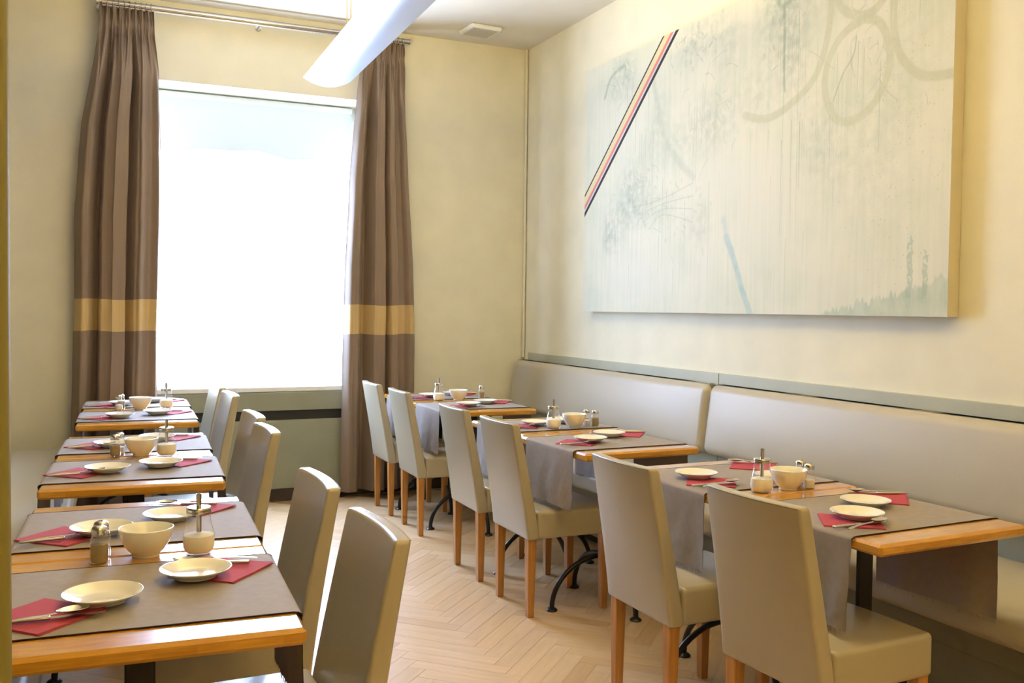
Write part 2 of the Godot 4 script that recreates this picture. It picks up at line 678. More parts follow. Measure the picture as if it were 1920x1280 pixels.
func curtain(called_label: String, edges: Array, folds: Array, band: Vector2, top: float, seed_: int) -> void:
	var z0 := WALL_Z + 0.125
	var o := thing("curtain", called_label, "curtain", Vector3((edges[0][1] + edges[0][2]) / 2, 0, z0), 0, "")
	var off := Vector3((edges[0][1] + edges[0][2]) / 2, 0, z0)
	var n := 110
	var sway := FastNoiseLite.new()
	sway.seed = seed_
	sway.frequency = 0.6
	var point := func(s: float, y: float) -> Vector3:
		var xl := 0.0
		var xr := 0.0
		for i in edges.size() - 1:
			if y <= edges[i][0] and y >= edges[i + 1][0]:
				var t: float = (edges[i][0] - y) / (edges[i][0] - edges[i + 1][0])
				xl = lerpf(edges[i][1], edges[i + 1][1], t)
				xr = lerpf(edges[i][2], edges[i + 1][2], t)
		var down := clampf((top - y) / 0.55, 0, 1)
		down = down * down * (3 - 2 * down)
		var d := curve_at(folds, s)
		# heading: bunched pinch pleats under the tape, each opening out into the folds below
		var drop := top - y
		var fine := 0.020 * sin(s * TAU * 8.0 + 0.6 + 0.5 * sin(s * 9.0)) + 0.009 * sin(s * TAU * 17.0 + 5.0 * drop)
		var tape := exp(-pow((drop - 0.10) / 0.035, 2.0))
		fine *= 1.0 - 0.65 * tape
		if drop < 0.2:
			fine += 0.007 * sin(s * TAU * 25.0 + 2.0 * sin(s * 31.0)) * sin(drop * 45.0 + s * 8.0)
		var z := lerpf(fine, d, down) + 0.004 * sway.get_noise_2d(s * 6.0, y * 2.0) * down
		var x := lerpf(xl, xr, s) + 0.004 * down * sway.get_noise_2d(s * 9.0 + 40.0, y * 3.0)
		# bend the folds over so that their edges hide the valleys
		x += lerpf(0.0, 0.32, down) * z * sin(s * TAU * 3.3 + 0.4)
		return Vector3(x, y, z0 + z) - off
	var parts := [["upper_cloth", top, band.x, M.curtain], ["contrast_band", band.x, band.y, M.band], ["lower_cloth", band.y, 0.045, M.curtain]]
	for p in parts:
		var st := S()
		var rows := int(ceil((p[1] - p[2]) / 0.035))
		var g := []
		for i in rows + 1:
			var y: float = lerpf(p[1], p[2], float(i) / rows)
			var row := []
			for j in n + 1:
				var q: Vector3 = point.call(float(j) / n, y)
				q.y += 0.004 * sin(float(j) / n * 9.0) * clampf((top - y) / 1.5, 0, 1) * (0.0 if p[2] < 0.1 and i == rows else 1.0)
				row.append(q)
			g.append(row)
		sheet(st, g)
		obj(p[0], st, p[3], o)
	# rings over the rod
	var k := 10
	for i in k:
		var s := (i + 0.5) / k
		var q: Vector3 = point.call(s, top)
		var st := S()
		var pts := []
		for a in 14:
			var t := TAU * a / 14
			pts.append(Vector3(q.x + 0.004 * sin(t * 2 + i), 3.243 + 0.026 * cos(t), 0.026 * sin(t)))
		tube(st, pts, 0.0028, 6, true)
		obj("curtain_ring", st, M.steel, o)

func curtains() -> void:
	var fl := [Vector2(0, -0.02), Vector2(0.05, 0.055), Vector2(0.17, 0.05), Vector2(0.205, -0.07), Vector2(0.265, -0.075), Vector2(0.30, 0.04), Vector2(0.45, 0.065), Vector2(0.59, 0.045), Vector2(0.606, -0.07), Vector2(0.635, -0.06), Vector2(0.67, 0.045), Vector2(0.80, 0.06), Vector2(0.88, 0.015), Vector2(0.95, 0.03), Vector2(1.0, -0.01)]
	curtain("brown satin curtain with a gold band, on the left side of the window", [[3.225, 0.105, 0.425], [3.05, 0.095, 0.43], [2.85, 0.065, 0.455], [2.48, 0.0, 0.467], [1.91, -0.04, 0.467], [1.25, -0.045, 0.45], [0.74, -0.06, 0.445], [0.0, -0.07, 0.44]], fl, Vector2(1.38, 1.178), 3.225, 3)
	var fr := [Vector2(0, -0.01), Vector2(0.05, 0.05), Vector2(0.21, 0.045), Vector2(0.24, -0.07), Vector2(0.33, -0.065), Vector2(0.37, 0.055), Vector2(0.57, 0.05), Vector2(0.588, -0.06), Vector2(0.608, -0.06), Vector2(0.64, 0.035), Vector2(0.75, 0.04), Vector2(0.78, 0.0), Vector2(0.85, -0.01), Vector2(0.93, 0.03), Vector2(1.0, 0.0)]
	curtain("brown satin curtain with a gold band, on the right side of the window", [[3.225, 1.80, 2.10], [2.90, 1.765, 2.107], [2.27, 1.713, 2.14], [1.65, 1.685, 2.185], [1.25, 1.675, 2.196], [0.72, 1.667, 2.20], [0.0, 1.66, 2.205]], fr, Vector2(1.365, 1.158), 3.225, 8)
	var rod := thing("curtain_rod", "long brushed steel curtain rod spanning above the window", "curtain rod", Vector3(1.1, 3.25, WALL_Z + 0.125))
	var st := S()
	tube(st, [Vector3(-1.01, 0, 0), Vector3(1.04, 0, 0)], 0.0165, 14)
	obj("pole", st, M.steel, rod)
	st = S()
	tube(st, [Vector3(-1.0, -0.022, 0.004), Vector3(1.03, -0.022, 0.004)], 0.0055, 8)
	obj("glide_rail", st, M.steel, rod)
	for x in [-1.01, 1.04]:
		st = S()
		tube(st, [Vector3(x - 0.004, 0.0, 0), Vector3(x + 0.004, 0.0, 0)], 0.021, 14)
		tube(st, [Vector3(x, 0.0, 0.0), Vector3(x, 0.032, 0.004)], 0.004, 8)
		obj("end_cap", st, M.steel, rod)
	for x in [-0.99, 0.0, 1.0]:
		st = S()
		tube(st, [Vector3(x, -0.005, -0.01), Vector3(x, -0.01, -0.122)], 0.006, 8)
		tube(st, [Vector3(x, -0.01, -0.115), Vector3(x, -0.01, -0.124)], 0.022, 12)
		obj("bracket", st, M.steel, rod)

# ------------------------------------------------------------------ panelling and benches

func wall_panelling() -> void:
	# two grey-green boards behind the right bench
	var o := Node3D.new()
	o.name = "trim_2"
	add_child(o)
	o.set_meta("kind", "structure")
	for b in [[-6.60, -4.196], [-4.192, -1.3], [-1.296, 2.0]]:
		var st := S()
		cbox(st, Vector3(WALL_X - 0.020, 0.0, b[0]), Vector3(WALL_X - 0.0005, 1.018, b[1]), 0.0015)
		obj("panel_board", st, M.dado, o)

func benches() -> void:
	# right bench along the painting wall
	var r := thing("wall_bench", "long cream leatherette bench along the wall under the painting", "bench", Vector3(2.8, 0, -4.0))
	var xw := WALL_X - 0.022 - 2.8
	for b in [[-2.66, -0.168], [-0.158, 2.3]]:
		var st := S()
		var zc: float = (b[0] + b[1]) / 2
		var hz: float = (b[1] - b[0]) / 2
		# a leaning cushion, thicker below, with a full rounded top
		var lean := func(p: Vector3) -> Vector3:
			var t := clampf((p.y - 0.60) / 0.365, 0, 1)
			if p.x < xw - 0.06:
				p.x += 0.045 * t
				p.x -= 0.012 * sin(PI * clampf(t, 0, 1)) * (1.0 - pow(absf(p.z - zc) / hz, 8.0))
			return p
		rbox(st, Vector3(xw - 0.068, 0.782, zc), Vector3(0.067, 0.183, hz), 0.045, 4, 10, lean)
		obj("back_cushion", st, M.bench, r)
	for b in [[-2.66, -0.166], [-0.160, 2.3]]:
		var st := S()
		rbox(st, Vector3((-0.30 + xw) / 2, 0.408, (b[0] + b[1]) / 2), Vector3((xw + 0.30) / 2 - 0.001, 0.052, (b[1] - b[0]) / 2), 0.03, 4, 6)
		obj("seat_cushion", st, M.bench, r)
	var st := S()
	cbox(st, Vector3(-0.17, 0.245, -2.66), Vector3(xw, 0.357, 2.3), 0.002)
	obj("apron", st, M.panel, r)
	st = S()
	cbox(st, Vector3(-0.14, 0.06, -2.66), Vector3(xw, 0.237, 2.3), 0.002)
	obj("base_panel", st, M.panel, r)
	st = S()
	cbox(st, Vector3(-0.08, 0.0, -2.66), Vector3(xw, 0.06, 2.3))
	cbox(st, Vector3(-0.12, 0.235, -2.66), Vector3(xw, 0.247, 2.3))  # not plinth: dark strip standing in for the shadow gap under the apron
	obj("plinth", st, M.dark, r)
	# left bench, only its seat shows beyond the door casing
	var l := thing("wall_bench", "cream leatherette bench behind the left row of tables", "bench", Vector3(-0.5, 0, -4.0))
	var skew := func(p: Vector3) -> Vector3:
		if p.x > 0.1:
			p.x += 0.033 * (-1.77 - (p.z - 4.0))
		return p
	st = S()
	rbox(st, Vector3(0.035, 0.408, 0.1), Vector3(0.33, 0.052, 2.55), 0.03, 4, 6, skew)
	obj("seat_cushion", st, M.bench, l)
	st = S()
	rbox(st, Vector3(-0.23, 0.782, 0.1), Vector3(0.066, 0.183, 2.55), 0.045, 4, 6)
	obj("back_cushion", st, M.bench, l)
	st = S()
	rbox(st, Vector3(0.01, 0.205, 0.1), Vector3(0.30, 0.15, 2.54), 0.004, 1, 4, skew)
	obj("base_panel", st, M.panel, l)
	st = S()
	rbox(st, Vector3(-0.01, 0.03, 0.1), Vector3(0.27, 0.03, 2.54), 0.004, 1, 4, skew)
	obj("plinth", st, M.dark, l)

# ------------------------------------------------------------------ painting

func painting() -> void:
	var o := thing("painting", "large pale abstract canvas with grey green drips, rings and a striped diagonal band", "painting", Vector3(WALL_X, 1.34, -4.169))
	var hw := 1.481
	var st := S()
	st.set_smooth_group(-1)
	var x := -0.061
	for v in [[Vector3(x, 1.6, -hw), Vector2(0, 0)], [Vector3(x, 1.6, hw), Vector2(1, 0)], [Vector3(x, 0, hw), Vector2(1, 1)], [Vector3(x, 1.6, -hw), Vector2(0, 0)], [Vector3(x, 0, hw), Vector2(1, 1)], [Vector3(x, 0, -hw), Vector2(0, 1)]]:
		st.set_uv(v[1])
		st.add_vertex(v[0])
	var m := mat(Color(0.90, 0.90, 0.90), 0.7)
	m.albedo_texture = painting_tex()
	obj("painted_canvas", st, m, o)
	st = S()
	cbox(st, Vector3(-0.0608, 0.0, -hw), Vector3(-0.001, 1.6, hw), 0.0)
	obj("stretcher_edge", st, mat(Color(0.88, 0.85, 0.74), 0.8), o)

func blend_px(im: Image, x: int, y: int, c: Color, a: float) -> void:
	if x < 0 or y < 0 or x >= im.get_width() or y >= im.get_height() or a <= 0.003:
		return
	im.set_pixel(x, y, im.get_pixel(x, y).lerp(c, minf(a, 1.0)))

func stroke(im: Image, pts: Array, w: float, c: Color, alpha: float, soft := 0.5, grain: FastNoiseLite = null) -> void:
	var W := im.get_width()
	var H := im.get_height()
	var dense := []
	for i in pts.size() - 1:
		var p0: Vector2 = pts[maxi(i - 1, 0)]
		var p3: Vector2 = pts[mini(i + 2, pts.size() - 1)]
		for k in 12:
			dense.append(pts[i].cubic_interpolate(pts[i + 1], p0, p3, k / 12.0) * Vector2(W, H))
	dense.append(pts[-1] * Vector2(W, H))
	var lo := Vector2(1e9, 1e9)
	var hi := Vector2(-1e9, -1e9)
	for p in dense:
		lo = lo.min(p)
		hi = hi.max(p)
	var r := w * (1.0 + soft)
	var x0 := maxi(0, int(lo.x - r))
	var x1 := mini(W - 1, int(hi.x + r))
	var y0 := maxi(0, int(lo.y - r))
	var y1 := mini(H - 1, int(hi.y + r))
	var cov := PackedFloat32Array()
	if x1 < x0 or y1 < y0:
		return
	cov.resize((x1 - x0 + 1) * (y1 - y0 + 1))
	cov.fill(1e9)
	var ww := x1 - x0 + 1
	for i in dense.size() - 1:
		var a: Vector2 = dense[i]
		var b: Vector2 = dense[i + 1]
		for y in range(maxi(y0, int(minf(a.y, b.y) - r)), mini(y1, int(maxf(a.y, b.y) + r)) + 1):
			for x in range(maxi(x0, int(minf(a.x, b.x) - r)), mini(x1, int(maxf(a.x, b.x) + r)) + 1):
				var q := Geometry2D.get_closest_point_to_segment(Vector2(x, y), a, b)
				var d := q.distance_to(Vector2(x, y))
				var k := (y - y0) * ww + x - x0
				if d < cov[k]:
					cov[k] = d
	for y in range(y0, y1 + 1):
		for x in range(x0, x1 + 1):
			var d := cov[(y - y0) * ww + x - x0]
			if d < r:
				var t := clampf((r - d) / maxf(0.6, w * soft * 2.0), 0, 1)
				var a := alpha * t
				if grain:
					a *= clampf(0.9 + 0.35 * grain.get_noise_2d(x, y), 0.2, 1.2)
				blend_px(im, x, y, c, a)

func stain(im: Image, at: Vector2, rad: Vector2, c: Color, alpha: float, nz: FastNoiseLite) -> void:
	var W := im.get_width()
	var H := im.get_height()
	for y in range(int((at.y - rad.y) * H), int((at.y + rad.y) * H) + 1):
		for x in range(int((at.x - rad.x) * W), int((at.x + rad.x) * W) + 1):
			var d := Vector2((float(x) / W - at.x) / rad.x, (float(y) / H - at.y) / rad.y).length()
			if d < 1.0:
				blend_px(im, x, y, c, alpha * (1.0 - d) * clampf(0.55 + 0.8 * nz.get_noise_2d(x, y), 0, 1.4))

func painting_tex() -> ImageTexture:
	var W := 1200
	var H := 648
	var im := Image.create(W, H, false, Image.FORMAT_RGB8)
	var big := FastNoiseLite.new()
	big.seed = 4
	big.frequency = 0.006
	big.fractal_octaves = 4
	var vert := FastNoiseLite.new()
	vert.seed = 9
	vert.frequency = 0.02
	vert.fractal_octaves = 3
	var grain := FastNoiseLite.new()
	grain.seed = 12
	grain.frequency = 0.035
	grain.fractal_octaves = 3
	for y in H:
		for x in W:
			var t := clampf(0.32 + 0.75 * big.get_noise_2d(x, y) + 0.55 * vert.get_noise_2d(x * 3.2, y * 0.16), 0, 1)
			im.set_pixel(x, y, Color(0.945, 0.943, 0.875).lerp(Color(0.875, 0.905, 0.83), t * 0.85))
	var pale := Color(0.97, 0.96, 0.92)
	var green := Color(0.70, 0.765, 0.70)
	var grey := Color(0.62, 0.69, 0.655)
	# smudged clouds of grey green
	for s in [[0.66, 0.10, 0.09, 0.20, 0.42], [0.69, 0.23, 0.05, 0.20, 0.36], [0.47, 0.36, 0.11, 0.13, 0.34], [0.42, 0.07, 0.09, 0.10, 0.34], [0.21, 0.52, 0.09, 0.18, 0.30], [0.13, 0.67, 0.07, 0.12, 0.36], [0.17, 0.09, 0.07, 0.13, 0.40], [0.60, 0.32, 0.08, 0.14, 0.24], [0.75, 0.50, 0.08, 0.22, 0.22], [0.30, 0.30, 0.05, 0.20, 0.20], [0.36, 0.40, 0.06, 0.12, 0.25], [0.86, 0.55, 0.12, 0.30, 0.16], [0.52, 0.12, 0.06, 0.16, 0.26], [0.27, 0.62, 0.10, 0.10, 0.25], [0.44, 0.70, 0.05, 0.10, 0.25], [0.92, 0.30, 0.1, 0.2, 0.14], [0.19, 0.60, 0.05, 0.10, 0.34], [0.11, 0.70, 0.03, 0.08, 0.34], [0.77, 0.10, 0.10, 0.15, 0.16]]:
		stain(im, Vector2(s[0], s[1]), Vector2(s[2], s[3]), grey, s[4] * 1.15, grain)
	for s in [[0.18, 0.35, 0.05, 0.16], [0.56, 0.55, 0.16, 0.14], [0.22, 0.85, 0.2, 0.14], [0.64, 0.68, 0.1, 0.2], [0.44, 0.55, 0.06, 0.1]]:
		stain(im, Vector2(s[0], s[1]), Vector2(s[2], s[3]), pale, 0.7, big)
	# scratched lines
	var r := RandomNumberGenerator.new()
	r.seed = 31
	for i in 150:
		var src: Array = [[0.66, 0.12, 0.07, 0.18], [0.47, 0.35, 0.09, 0.11], [0.20, 0.53, 0.08, 0.12], [0.13, 0.68, 0.05, 0.1], [0.16, 0.10, 0.05, 0.08], [0.86, 0.25, 0.06, 0.15]][i % 6]
		var p := Vector2(src[0] + r.randfn() * src[2] * 0.6, src[1] + r.randfn() * src[3] * 0.6)
		var d := Vector2(r.randfn() * 0.012, r.randfn() * 0.03)
		stroke(im, [p, p + d, p + d * 1.6 + Vector2(r.randfn() * 0.008, 0.01)], 0.7, grey if i % 3 else pale, 0.35, 0.6)
	for k in 520:
		var src: Array = [[0.67, 0.10, 0.05, 0.15], [0.47, 0.34, 0.08, 0.09], [0.20, 0.54, 0.06, 0.12], [0.13, 0.68, 0.05, 0.08], [0.42, 0.07, 0.07, 0.07], [0.72, 0.45, 0.06, 0.18], [0.33, 0.62, 0.12, 0.12], [0.58, 0.22, 0.06, 0.14]][k % 8]
		var p := Vector2(src[0] + r.randfn() * src[2] * 0.6, src[1] + r.randfn() * src[3] * 0.6)
		var d := Vector2(r.randfn() * 0.006, r.randf_range(0.004, 0.022))
		stroke(im, [p, p + d], r.randf_range(0.8, 3.2), [grey, pale, green, pale][k % 4], r.randf_range(0.10, 0.30), 0.5)
	# rings in a soft wide brush
	var rings := [
		[Vector2(0.768, -0.03), Vector2(0.772, 0.10), Vector2(0.768, 0.19), Vector2(0.752, 0.28), Vector2(0.730, 0.33), Vector2(0.700, 0.362), Vector2(0.655, 0.392), Vector2(0.616, 0.396), Vector2(0.570, 0.37)],
		[Vector2(0.839, 0.200), Vector2(0.80, 0.22), Vector2(0.772, 0.27), Vector2(0.761, 0.335), Vector2(0.768, 0.40), Vector2(0.786, 0.45), Vector2(0.812, 0.466), Vector2(0.845, 0.455), Vector2(0.874, 0.41), Vector2(0.890, 0.34), Vector2(0.884, 0.27), Vector2(0.866, 0.22), Vector2(0.839, 0.200)],
		[Vector2(0.905, -0.02), Vector2(0.897, 0.10), Vector2(0.895, 0.20), Vector2(0.899, 0.28), Vector2(0.912, 0.335), Vector2(0.935, 0.38), Vector2(0.96, 0.402), Vector2(1.0, 0.41)],
		[Vector2(0.775, 0.02), Vector2(0.785, 0.12), Vector2(0.805, 0.165), Vector2(0.838, 0.19), Vector2(0.868, 0.178), Vector2(0.892, 0.12), Vector2(0.905, 0.0)],
	]
	for pts in rings:
		stroke(im, pts, 8.0, Color(0.825, 0.845, 0.745), 0.8, 0.22, grain)
	stroke(im, [Vector2(0.272, 0.10), Vector2(0.29, 0.22), Vector2(0.318, 0.35), Vector2(0.36, 0.45), Vector2(0.42, 0.53)], 8.0, Color(0.80, 0.84, 0.78), 0.5, 0.5, grain)
	# drips
	for i in 230:
		var src: Array = [[0.675, 0.10, 0.05, 0.42], [0.72, 0.40, 0.06, 0.35], [0.45, 0.20, 0.05, 0.3], [0.27, 0.30, 0.05, 0.4], [0.20, 0.10, 0.05, 0.4], [0.80, 0.25, 0.05, 0.25], [0.52, 0.50, 0.3, 0.4], [0.16, 0.60, 0.1, 0.35], [0.88, 0.10, 0.06, 0.16], [0.40, 0.75, 0.3, 0.25]][i % 10]
		var px: float = src[0] + r.randfn() * src[2] * 0.6
		var py: float = src[1] + r.randf() * 0.12
		var ln: float = src[3] * r.randf_range(0.2, 1.0)
		var xi := int(px * W)
		var al := r.randf_range(0.12, 0.5)
		var wide := 1 if r.randf() < 0.7 else 2
		for y in range(int(py * H), mini(H, int((py + ln) * H))):
			var f := 1.0 - (float(y) / H - py) / ln
			for k in wide:
				blend_px(im, xi + k, y, grey if i % 4 else pale, al * (0.35 + 0.65 * f))
	# dark marks at the upper left and top
	stroke(im, [Vector2(0.085, 0.14), Vector2(0.11, 0.07), Vector2(0.16, 0.045), Vector2(0.17, 0.06)], 4.0, Color(0.66, 0.72, 0.68), 0.7, 0.8, grain)
	stroke(im, [Vector2(0.645, 0.02), Vector2(0.66, 0.075), Vector2(0.70, 0.05)], 6.0, Color(0.60, 0.68, 0.62), 0.7, 0.8, grain)
	stroke(im, [Vector2(0.665, 0.05), Vector2(0.667, 0.26), Vector2(0.67, 0.33)], 3.0, Color(0.62, 0.68, 0.62), 0.6, 0.8, grain)
	for k in 4:
		stroke(im, [Vector2(0.21 + 0.02 * k, 0.60 + 0.03 * k), Vector2(0.32, 0.585 + 0.02 * k), Vector2(0.42, 0.55 + 0.045 * k)], 0.9, grey, 0.35, 0.6)
	stroke(im, [Vector2(0.825, 0.24), Vector2(0.82, 0.29), Vector2(0.80, 0.33), Vector2(0.78, 0.40)], 1.3, grey, 0.6, 0.6)
	# blue stroke
	stroke(im, [Vector2(0.523, 0.75), Vector2(0.545, 0.82), Vector2(0.57, 0.92), Vector2(0.597, 1.01)], 8.0, Color(0.72, 0.835, 0.84), 0.85, 0.3, grain)
	stroke(im, [Vector2(0.515, 0.69), Vector2(0.528, 0.76), Vector2(0.54, 0.80)], 7.0, Color(0.80, 0.85, 0.87), 0.5, 0.8, grain)
	# blue green patch along the lower right
	var patch := Color(0.72, 0.80, 0.745)
	for x in range(int(0.765 * W), W):
		var u := float(x) / W
		var rise := 0.012 + 0.075 * clampf((u - 0.775) / 0.20, 0, 1) + 0.02 * vert.get_noise_2d(x * 5.0, 3.0) + 0.016 * grain.get_noise_2d(x * 0.8, 40.0)
		if u > 0.955:
			rise += 0.02 * (u - 0.955) / 0.045
		for y in range(int((1.0 - rise) * H), H):
			var v := float(y) / H
			var deep := clampf((v - (1.0 - rise)) * H / 5.0, 0, 1)
			var fade := 1.0 - 0.75 * clampf((u - 0.90) / 0.1, 0, 1) * clampf((v - 0.955) / 0.045, 0, 1)
			blend_px(im, x, y, patch, 0.72 * deep * fade * clampf(0.85 + 0.6 * grain.get_noise_2d(x, y * 0.4), 0.3, 1.1))
	# two ragged upright dabs above the patch
	for leg in [[0.935, 0.79, 5.5], [0.962, 0.83, 5.0]]:
		for y in range(int(leg[1] * H), int(0.955 * H)):
			var wob := 4.0 * grain.get_noise_2d(y * 1.5, leg[0] * 900.0)
			var dens := clampf((float(y) / H - leg[1]) / 0.06, 0.15, 1.0)
			for dx in range(-7, 8):
				var hole := grain.get_noise_2d((leg[0] * W + dx) * 3.0, y * 3.0)
				if absf(dx + wob) < leg[2] and hole < dens * 0.55 - 0.12:
					blend_px(im, int(leg[0] * W) + dx, y, Color(0.68, 0.76, 0.70), 0.55)
	# splatter
	for k in 420:
		var p := Vector2(0.90 + r.randfn() * 0.06, 0.55 + r.randfn() * 0.25)
		if p.x > 0.995:
			continue
		var q := Vector2i(int(p.x * W), int(p.y * H))
		blend_px(im, q.x, q.y, Color(0.55, 0.63, 0.57), 0.6)
		if k % 4 == 0:
			blend_px(im, q.x + 1, q.y, Color(0.55, 0.63, 0.57), 0.5)
			blend_px(im, q.x, q.y + 1, Color(0.55, 0.63, 0.57), 0.5)
	# the taped diagonal: black, cream, salmon, pale violet, black
	var ta := Vector2(0.345, 0.0)
	for y in int(0.625 * H):
		var t := float(y) / (0.605 * H)
		var shift := -0.3645 * t
		for s in [[0.3095, 0.3150, Color(0.09, 0.09, 0.09)], [0.3150, 0.3360, Color(0.95, 0.90, 0.72)], [0.3360, 0.3470, Color(0.93, 0.56, 0.50)], [0.3470, 0.3540, Color(0.88, 0.87, 0.93)], [0.3540, 0.3650, Color(0.10, 0.11, 0.11)]]:
			var xa: float = (s[0] + shift * (0.311 / 0.311)) * W
			var xb: float = (s[1] + shift) * W
			for x in range(maxi(0, int(floor(xa))), int(ceil(xb)) + 1):
				var a := clampf(minf(x + 1.0 - xa, xb - x), 0, 1)
				blend_px(im, x, y, s[2], a)
	im.generate_mipmaps()
	return ImageTexture.create_from_image(im)

# ------------------------------------------------------------------ lamps and vent

func pendant(label: String, at: Vector3, turn: float, length: float, light_energy: float, tint: Color) -> void:
	var o := thing("pendant_lamp", label, "pendant lamp", at, turn)
	var hl := length / 2
	var w := 0.137
	var st := S()
	# trough: a shallow arc with 3 mm of thickness
	var outer := []
	var inner := []
	for z in [-hl, hl]:
		var a := []
		var b := []
		for k in 17:
			var s := -1.0 + k / 8.0
			var y := 0.042 * (s * s - 1.0)
			a.append(Vector3(w * s, y, z))
			b.append(Vector3(w * s * 0.985, y + 0.003, z))
		outer.append(a)
		inner.append(b)
	sheet(st, outer, 1)
	sheet(st, inner, 2, true)
	st.set_smooth_group(-1)
	for e in 2:
		for k in 16:
			quad(st, outer[e][k], outer[e][k + 1], inner[e][k + 1], inner[e][k])
	for k in [0, 16]:
		quad(st, outer[0][k], outer[1][k], inner[1][k], inner[0][k])
	obj("reflector", st, M.lamp_metal, o)
	st = S()
	tube(st, [Vector3(0, -0.020, -hl + 0.38), Vector3(0, -0.020, hl - 0.38)], 0.008, 10)
	obj("lamp_tube", st, M.tube_glow, o)
	for e in [-1.0, 1.0]:
		st = S()
		var zc: float = e * (hl - 0.57)
		for dx in [-0.011, 0.011]:
			tube(st, [Vector3(dx, -0.036, zc), Vector3(dx * 0.9, CEIL - at.y - 0.01, zc)], 0.0028, 6)
		obj("suspension_wire", st, M.brass if M.has("brass") else M.steel, o)
		st = S()
		lathe(st, [[Vector2(0.0, CEIL - at.y - 0.03), Vector2(0.035, CEIL - at.y - 0.026)], [Vector2(0.035, CEIL - at.y - 0.026), Vector2(0.045, CEIL - at.y)]], 16, Vector3(0, 0, zc))
		obj("ceiling_rose", st, M.white_paint, o)
	# the light itself, just above the tube
	var up := Transform3D(Basis(Vector3.UP, turn), at)
	var l := AreaLight3D.new()
	l.name = "lamp_light"
	l.area_size = Vector2(0.05, length - 0.8)
	l.area_normalize_energy = true
	l.light_color = tint
	l.light_energy = light_energy
	l.shadow_enabled = true
	l.transform = up * Transform3D(Basis(Vector3.RIGHT, PI / 2), Vector3(0, -0.008, 0))
	l.set("area_range", 14.0)
	l.set("area_attenuation", 2.0)
	add_child(l)

func pendants() -> void:
	M.brass = mat(Color(0.80, 0.68, 0.42), 0.3, 1.0)
	pendant("long curved white uplight pendant hanging before the window", Vector3(1.2335, 2.672, -3.27), -0.031, 4.58, 13.0, Color(1.0, 0.885, 0.60))
	pendant("long curved white uplight pendant added out of view behind the camera for warm fill", Vector3(0.9, 2.672, 1.1), 0.031, 2.58, 13.5, Color(1.0, 0.85, 0.51))  # added unseen lamp, gives the warm light on near chair and bench faces

func vent() -> void:
	var o := thing("ceiling_vent", "small square white vent cover on the ceiling near the far corner", "vent", Vector3(2.588, CEIL, -6.342), 0.06)
	var st := S()
	cbox(st, Vector3(-0.118, -0.03, -0.112), Vector3(0.118, -0.0005, 0.112), 0.008)
	obj("frame", st, M.white_paint, o)
	st = S()
	cbox(st, Vector3(-0.095, -0.036, -0.09), Vector3(0.095, -0.029, 0.09), 0.003)
	obj("cover_plate", st, mat(Color(0.74, 0.72, 0.68), 0.6), o)

# ------------------------------------------------------------------ furniture

func table_proto(d: float, w: float) -> Node3D:
	var o := Node3D.new()
	var st := S()
	cbox(st, Vector3(-w / 2, TOP - 0.033, -d / 2), Vector3(w / 2, TOP, d / 2), 0.008)
	obj("tabletop", st, M.table_wood, o)
	st = S()
	cbox(st, Vector3(-0.030, 0.185, -0.007), Vector3(0.030, TOP - 0.045, 0.007), 0.003)
	obj("column", st, M.iron, o)
	st = S()
	cbox(st, Vector3(-0.22, TOP - 0.045, -0.025), Vector3(0.22, TOP - 0.033, 0.025), 0.002)
	cbox(st, Vector3(-0.025, TOP - 0.0452, -0.22), Vector3(0.025, TOP - 0.0332, 0.22), 0.002)
	obj("top_bracket", st, M.iron, o)
	for k in 4:
		st = S()
		var t := PI / 2 * k
		var dir := Vector3(cos(t), 0, sin(t))
		var pts := []
		for i in 13:
			var a := i / 12.0 * PI / 2
			pts.append(dir * (0.02 + 0.25 * sin(a)) + Vector3(0, 0.012 + 0.213 * cos(a), 0))
		tube(st, pts, 0.0115, 10)
		var leg := obj("leg", st, M.iron, o)
		st = S()
		lathe(st, [[Vector2(0.025, 0.0), Vector2(0.027, 0.004)], [Vector2(0.027, 0.004), Vector2(0.022, 0.010), Vector2(0.011, 0.016), Vector2(0.0, 0.018)]], 14, dir * 0.27)
		obj("foot_pad", st, M.iron, leg)
	return o

